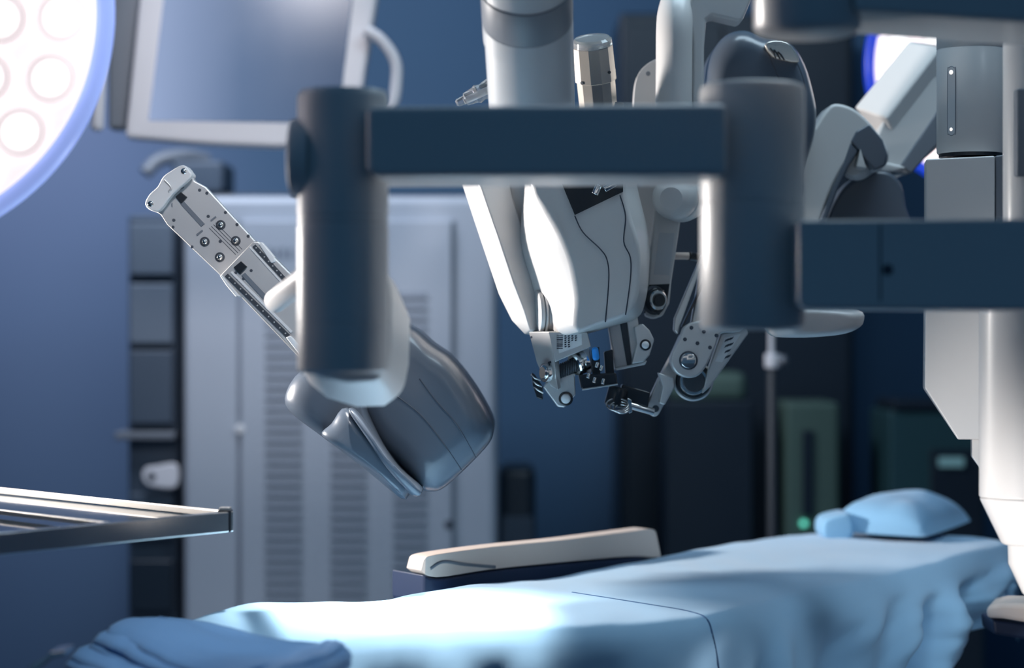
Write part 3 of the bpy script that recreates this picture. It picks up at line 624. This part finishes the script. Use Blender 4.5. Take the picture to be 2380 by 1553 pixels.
for i in range(NN):
    f, b = Fs[i], Bs[i]; u = i/(NN-1)
    ac = (b-f); acn = Vector((ac.x, ac.y, 0)).normalized()
    row = []
    # front skirt, from the hem up
    Ls = 0.50 if u < 0.60 else (0.50-0.32*(u-0.60)/0.18 if u < 0.78 else 0.18-0.13*(u-0.78)/0.22)
    for k in range(NS, 0, -1):
        t = k/NS; z = -0.022-Ls*t
        fold = 0.036*math.sin(u*(62 if u < 0.5 else 62)+2.0*t*math.sin(u*9)+3*wr(u*6, t, 1.3, 3))*min(1, t*2.2)*(0.5+0.5*wr(u*5, 0, 1, 7)+0.4)
        fold += 0.022*wr(u*14, t*2, 1.0, 11)*min(1, t*4)+0.016*(abs(wr(u*30+t*3, t*5, 1.0, 17))-0.2)*min(1, t*8)
        diag = 0.034*math.sin(u*120+t*7+3*wr(u*5, t, 1, 2))*max(0, min(1, (u-0.45)/0.2))*min(1, t*4)*(0.6+wr(u*9, 0, 1, 8))
        out = 0.012*math.sqrt(min(1, t*8)) + 0.015*t + fold + diag
        row.append(f-acn*out+up*(z-0.0))
    for k in range(NV+1):
        t = k/NV; p = f.lerp(b, t)
        p = p+up*(0.010*math.sin(t*math.pi)**0.5+0.005*wr(p.x*3, p.y*3, 1.6, 5)+0.0022*wr(p.x*12, p.y*5, 1.5, 9))
        e = min(t, 1-t)*0.5/0.03
        if e < 1: p = p-up*0.022*(1-math.sqrt(1-(1-e)**2))
        row.append(p)
    for k in range(1, 9):
        t = k/8; row.append(b+acn*(0.02*min(1, t*3)+0.01*t)-up*(0.02+0.25*t))
    rows.append(row)
V = [p for r in rows for p in r]; m_ = len(rows[0])
Fc = [(i*m_+j, i*m_+j+1, (i+1)*m_+j+1, (i+1)*m_+j) for i in range(NN-1) for j in range(m_-1)]
# head end drop
hd = rows[-1]; k0 = len(V)
dirh = (Vector(Fs[-1])-Vector(Fs[-12])).normalized(); dirh.z = 0
for q in range(1, 7):
    for j, p in enumerate(hd):
        top = NS <= j <= NS+NV
        V.append(p+dirh*(0.02*min(1, q/2))+(up*(-0.03*q) if top else Vector((0, 0, 0))))
for q in range(6):
    for j in range(m_-1):
        if NS <= j < NS+NV:
            a0 = (NN-1)*m_ if q == 0 else k0+(q-1)*m_
            Fc.append((a0+j, a0+j+1, k0+q*m_+j+1, k0+q*m_+j))
used = sorted({i for f in Fc for i in f}); mp = {a: i for i, a in enumerate(used)}
sheet = mk('bed_sheet', [V[i] for i in used], [tuple(mp[i] for i in f) for f in Fc], M_sheet, None, sharp=80)
so = sheet.modifiers.new('solid', 'SOLIDIFY'); so.thickness = 0.004; so.offset = 0
tag(sheet, 'light blue sheet draped over the operating table with hanging folds', 'sheet')
seam('overlap_shadow', [(1330,1380),(1420,1394),(1520,1410),(1600,1424),(1640,1440),(1655,1480),(1668,1552),(1674,1640)], sheet, 0.0022, mat('hem_shadow_blue', (0.05, 0.12, 0.24), 0.9), 8, lift=0.001)  # dark tube draws the shadow line along the sheet overlap
# mattress, column, base
inner = lambda f, b, t, dz: f.lerp(b, t)+up*dz
mv = []
Fi = [f.lerp(b, 0.07) for f, b in zip(Fs[12:-12:12], Bs[12:-12:12])]; Bi = [f.lerp(b, 0.93) for f, b in zip(Fs[12:-12:12], Bs[12:-12:12])]
rsM = [[f+up*-0.02, b+up*-0.02, b+up*-0.10, f+up*-0.10] for f, b in zip(Fi, Bi)]
loft('mattress', rsM, M_navy, T, 0.01)
rsM = [[f+up*-0.10, b+up*-0.10, b+up*-0.14, f+up*-0.14] for f, b in zip(Fi, Bi)]
loft('table_frame', rsM, M_steel, T, 0.004)
box('column', (0.15, 3.65, 0.12), (0.45, 3.95, 0.86), M_steel, T, 0.02)
box('base', (0.0, 3.35, 0.0), (0.62, 4.25, 0.14), M_band, T, 0.03)
# arm boards
top = sm([(985,1300,3.80),(1010,1290,3.81),(1140,1272,3.92),(1300,1256,4.05),(1460,1236,4.2),(1512,1230,4.26),(1525,1238,4.27)], 4, False)
bot = sm([(978,1326,3.80),(1015,1342,3.81),(1140,1324,3.92),(1300,1308,4.05),(1460,1294,4.2),(1515,1296,4.26),(1537,1296,4.27)], 4, False)
ab = []
for a, b in zip(top, bot):
    p, q = P(*a), P(*b); n = Vector((-0.55, 0.83, 0))
    ab.append([p, q, q+n*0.05, p+n*0.05])
arm = loft('arm_board_pad', ab, M_cream, T, 0.012, seg=5, label='cream padded arm board')
ab = []
for a, b in zip(bot[1:-2], bot[1:-2]):
    p = P(*a); n = Vector((-0.55, 0.83, 0))
    ab.append([p-up*0.003-n*0.0, p-up*0.055, p-up*0.055+n*0.11, p-up*0.003+n*0.11])
loft('arm_board', ab, M_navy, T, 0.008)
seam('pad_crease', [(1000,1322),(1030,1306),(1080,1312),(1150,1318)], arm, 0.003, M_band)
ab = []
for (x, y, y2, Y) in ((2292, 1410, 1438, 3.95), (2330, 1402, 1440, 3.9), (2400, 1404, 1452, 3.82), (2470, 1404, 1460, 3.75)):
    p, q = P(x, y, Y), P(x, y2, Y); n = Vector((0.3, 0.9, 0)); ab.append([p, q, q+n*0.14, p+n*0.14])
loft('arm_board_pad', ab, M_cream, T, 0.010, seg=4, label='cream padded arm board')
ext('arm_board', [(2306,1440),(2470,1462),(2470,1500),(2310,1475)], 3.95, 4.05, M_navy, T, 0.006)

# pillow
pL, pN, pR = P(1917,1251,4.62), P(2150,1269,4.47), P(2264,1228,4.84)
pcn = (pL+pR)/2; eu = (pN-pL)/2; ev = (pR-pN)/2
def pil(u, v, s):
    hz = 0.066*(max(0, 1-abs(u)**3.5)*max(0, 1-abs(v)**3.5))**0.42
    z = hz*(0.85 if s > 0 else -0.10)+(0.010*wr(u*2.0, v*2.0, 1.0, 21)+0.012*(1-u*u))*(1 if s > 0 else 0)*(1-abs(u)**6)*(1-abs(v)**6)
    return pcn+eu*(u*(1-0.05*v*v))+ev*(v*(1-0.05*u*u))+up*(z+0.017)
G_ = 30; V = []; Fc = []
for s in (1, -1):
    k = len(V)
    for i in range(G_+1):
        for j in range(G_+1): V.append(pil(-1+2*i/G_, -1+2*j/G_, s))
    for i in range(G_):
        for j in range(G_): Fc.append((k+i*(G_+1)+j, k+(i+1)*(G_+1)+j, k+(i+1)*(G_+1)+j+1, k+i*(G_+1)+j+1))
pw = mk('pillow', V, Fc, M_pillow, None, sharp=170)
bmx = bmesh.new(); bmx.from_mesh(pw.data); bmesh.ops.remove_doubles(bmx, verts=bmx.verts, dist=0.0006); bmx.to_mesh(pw.data); bmx.free()
tag(pw, 'small soft blue pillow lying on the far head end of the table', 'pillow')
puff('pillow_flap', [(1910,1222),(1920,1206),(1948,1197),(1975,1196),(1985,1225),(1975,1254),(1928,1254),(1912,1246)], 4.56, 4.66, 0.012, 0.75, M_pillow, pw, n=3)

# ------------------------------------------------------------ folded blue cloth and its stand
A_, B_, C_, D2 = P(243,1462,3.13), P(372,1428,3.30), P(800,1512,2.98), P(520,1575,2.76)
layers = []
fc = empty('folded_cloth', (C_+D2)/2-up*0.05, 'stack of folded medium blue cloth on the near left end of the table', 'cloth')
def layer(k, off, ends):
    a = A_+(A_-C_)*0.045*ends+(A_-B_)*0.10*off; b = B_+(B_-C_)*0.01*ends; c2 = C_; d = D2+(D2-C_)*0.06*off
    V = []; nu, nv = 44, 20
    for i in range(nu+1):
        for j in range(nv+1):
            u, v = i/nu, j/nv
            p = (a.lerp(d, u)).lerp(b.lerp(c2, u), v)
            z = 0.013*math.sin(min(1, v*1.3)*math.pi)*math.sin(min(1, u*1.2+0.15)*math.pi)+0.005*wr(p.x*9, p.y*9, 1, k)+0.0025*math.sin(u*8+k)
            dr = 0.03*max(0, 0.10-v)/0.10
            p = p+up*(z-dr*0.25-k*0.0105) + (a-b).normalized()*(0.004*wr(u*5, 0, 2, k*3))
            V.append(p)
    Fc = [(i*(nv+1)+j, (i+1)*(nv+1)+j, (i+1)*(nv+1)+j+1, i*(nv+1)+j+1) for i in range(nu) for j in range(nv)]
    o = mk('cloth_layer', V, Fc, M_cloth, fc, sharp=80)
    s = o.modifiers.new('s', 'SOLIDIFY'); s.thickness = 0.0055; s.offset = -1
    return o
for k in range(5): layer(k, (0, 0.35, 0.5, 1.0, 1.15)[k]*2.0, (0, 0.8, 1.0, 2.2, 2.4)[k])
ca, cb = P(790, 1512, 3.0), P(600, 1600, 2.76)
wd_ = (P(862, 1530, 2.96)-P(742, 1497, 3.03)); wd_.z = 0; wd_.normalize()
rsC = []
for i in range(25):
    t = i/24; c0 = ca.lerp(cb, t); rg = []
    sc_ = (0.55+0.45*min(1, i/2))*(1+0.05*math.sin(i*0.8))
    for a in range(96):
        th_ = 2*math.pi*a/96
        g = 1-0.13*max(0, math.cos(7*(th_+0.25*math.sin(t*5))))**6*(1 if math.sin(th_) > -0.5 else 0)
        g *= 1+0.05*wr(math.cos(th_)*1.5, math.sin(th_)*1.5+t*3, 1, 31)
        rg.append(c0+wd_*(0.036*sc_*g*math.cos(th_))+up*(0.022*sc_*g*math.sin(th_)-0.004))
    rsC.append(rg)
loft('rolled_fold', rsC, M_cloth, fc, sharp=80)
stt = empty('side_stand', (-0.55, 2.95, 0), 'dark low stand under the folded cloth at the bottom left corner', 'stand')
stop_ = [(-0.66,2.74,0), (-0.44,2.70,0), (-0.53,3.12,0), (-0.66,3.10,0)]
zt_ = 0.908
v, f = rings([[Vector((a, b, zt_)) for a, b, _ in stop_], [Vector((a, b, zt_-0.03)) for a, b, _ in stop_]])
mk('top', v, f, M_navy, stt, bevel=0.006)
for a, b, _ in stop_: rod('leg', (a*0.96, b*0.995, 0), (a*0.96, b*0.995, zt_-0.02), 0.012, M_dark, stt)
mk2 = ext('metal_clip', [(62,1553),(112,1524),(114,1516),(152,1512),(150,1524),(118,1532),(84,1560)], 2.84, 2.90, M_steel, stt, 0.002)

# ------------------------------------------------------------ steel framed shelf at the left
zS = CZ-461*3.0/F
M_pale = mat('lamp_tinted_steel', (0.75, 0.70, 0.64), 0.4, metal=0.3)  # shelf steel with the lamp's cream reflection put into its colour
S = empty('instrument_shelf', (-0.75, 3.4, 0), 'steel framed glass instrument shelf jutting in at the left edge', 'shelf')
cr = Vector((-0.440, 3.36, zS)); ne = Vector((-0.86, 2.81, zS)); fa = Vector((-1.15, 4.12, zS)); nf = ne+(fa-cr)
th = 0.032
def rail(a, b, h, wd, m, nm, dz=0):
    d = (b-a).normalized(); n = Vector((-d.y, d.x, 0))
    rs = [[q+up*dz+n*s*wd/2+up*z for s, z in ((-1, 0), (1, 0), (1, -h), (-1, -h))] for q in (a, b)]
    return loft(nm, rs, m, S, 0.0022)
rail(ne, cr, th, 0.016, M_steel, 'front_rail')
rail(cr, fa, th*0.35, 0.010, M_pale, 'side_rail')
rail(ne, nf, th, 0.016, M_steel, 'side_rail')
rail(fa, nf, th, 0.016, M_steel, 'rear_rail')
for t in (0.36, 0.72): rail(cr.lerp(ne, t), fa.lerp(nf, t), 0.008, 0.009, M_pale, 'cross_bar')
v, f = rings([[q-up*0.012 for q in (ne, cr, fa, nf)], [q-up*0.018 for q in (ne, cr, fa, nf)]])
mk('glass_top', v, f, M_glass, S, smooth=False)
box('corner_block', (cr.x-0.018, cr.y-0.014, zS-th), (cr.x+0.003, cr.y+0.010, zS+0.003), M_black, S, 0.002)
box('corner_cap', (cr.x-0.016, cr.y-0.012, zS+0.002), (cr.x+0.001, cr.y+0.008, zS+0.0065), M_champ, S, 0.001)
rod('support_post', (nf.x+0.1, nf.y-0.15, 0.0), (nf.x+0.1, nf.y-0.15, zS-0.01), 0.025, M_steel, S)
box('support_foot', (nf.x-0.1, nf.y-0.35, 0.0), (nf.x+0.3, nf.y+0.05, 0.03), M_band, S, 0.008)
bb = nf+Vector((0.1, -0.15, 0)); rail(bb+Vector((0, 0, 0)), ne.lerp(nf, 0.4)+Vector((0.01,0.01,0)), 0.02, 0.03, M_steel, 'support_arm', -0.02)

# ------------------------------------------------------------ dark background equipment at the right
YD = 6.9
dcab = empty('dark_cabinet', (P(1700,0,YD).x, YD+0.25, 0), 'tall black storage cabinet against the blue wall behind the robot', 'cabinet')
bx0, bx1 = P(1440,0,YD).x, P(1985,0,YD).x
box('body', (bx0, YD, 0), (bx1, YD+0.5, P(0, 30, YD).z), M_equip2, dcab, 0.01)
box('door', (bx0+0.02, YD-0.02, 0.08), ((bx0+bx1)/2-0.05, YD+0.005, P(0, 60, YD).z), M_equip2, dcab, 0.004)
box('door', ((bx0+bx1)/2-0.04, YD-0.02, 0.08), (bx1-0.02, YD+0.005, P(0, 60, YD).z), M_equip2, dcab, 0.004)
YE = 6.5
g1 = empty('green_equipment_case', (P(1870,0,YE).x, YE+0.1, 0), 'narrow olive green equipment case behind the far end of the table', 'case')
a0, a1 = P(1826,0,YE).x, P(1952,0,YE).x
box('body', (a0, YE, 0.0), (a1, YE+0.3, P(0, 935, YE).z), M_olive, g1, 0.015)
box('dark_slot', (P(1864,0,YE).x, YE-0.01, P(0,1200,YE).z), (P(1890,0,YE).x, YE+0.01, P(0,1000,YE).z), M_equip2, g1, 0.003)
rod('indicator_light', P(1868,1217,YE-0.015), P(1868,1217,YE+0.01), 0.009, M_green, g1, label='small glowing green indicator light')
g2 = empty('olive_box', (P(1645,0,YE).x, YE+0.1, 0), 'olive green box on a dark trolley behind the dotted arm plate', 'box')
box('lid', (P(1560,0,YE).x, YE, P(0,935,YE).z), (P(1738,0,YE).x, YE+0.25, P(0,865,YE).z), M_olive, g2, 0.03, 4)
box('trolley_body', (P(1545,0,YE).x, YE-0.02, 0.0), (P(1750,0,YE).x, YE+0.3, P(0,930,YE).z), M_equip2, g2, 0.01)
YF = 5.6
iv = empty('drip_stand', (P(1795,0,YF).x, YF, 0), 'thin drip stand with silver clamp knob behind the middle joint cylinder', 'stand')
rod('upper_pole', P(1792, 500, YF), P(1793, 835, YF), 0.0075, M_bezel, iv)
rod('lower_pole', (P(1795,0,YF).x, YF, 0.06), P(1795, 835, YF), 0.014, M_dark, iv)
rod('clamp_collar', P(1795, 856, YF), P(1795, 822, YF), 0.020, M_bezel, iv)
rod('clamp_knob', P(1808, 838, YF-0.01), P(1828, 836, YF-0.02), 0.012, M_band, iv)
for k in range(5):
    a = k*2*math.pi/5+0.3; q = Vector((P(1795,0,YF).x, YF, 0.07))
    tube('foot', [q, q+Vector((0.25*math.cos(a), 0.25*math.sin(a), -0.045))], 0.012, M_dark, iv)
YG = 6.4
g3 = empty('equipment_unit', (P(2170,0,YG).x, YG+0.2, 0), 'teal grey equipment unit with small display behind the pillow', 'unit')
b0, b1 = P(2068,0,YG).x, P(2290,0,YG).x
box('body', (b0, YG, 0.0), (b1, YG+0.35, P(0, 955, YG).z), M_oxy, g3, 0.01)
box('door', (P(2162,0,YG).x, YG-0.02, 0.2), (b1-0.01, YG+0.01, P(0,1045,YG).z), M_equip2, g3, 0.006)
box('display', (P(2178,0,YG).x, YG-0.03, P(0,1084,YG).z), (P(2236,0,YG).x, YG-0.015, P(0,1062,YG).z), mat('grey_display', (0.1,0.16,0.18), 0.3, emit=(0.06,0.13,0.15), es=1), g3, 0.002)
box('lid', (b0+0.01, YG-0.01, P(0,955,YG).z), (b1-0.01, YG+0.3, P(0,930,YG).z), M_equip2, g3, 0.008)
g4 = empty('dark_cart', (P(1210,0,6.3).x, 6.4, 0), 'dark low cart at the right side of the grey louvred cabinet', 'cart')
box('body', (P(1160,0,6.3).x, 6.3, 0.05), (P(1245,0,6.3).x, 6.6, P(0,1085,6.3).z), M_equip2, g4, 0.03, 4)
box('drawer_front', (P(1166,0,6.3).x, 6.28, P(0,1300,6.3).z), (P(1240,0,6.3).x, 6.31, P(0,1200,6.3).z), M_equip, g4, 0.006)
box('plinth', (P(1165,0,6.3).x, 6.32, 0.0), (P(1240,0,6.3).x, 6.58, 0.06), M_black, g4, 0.004)
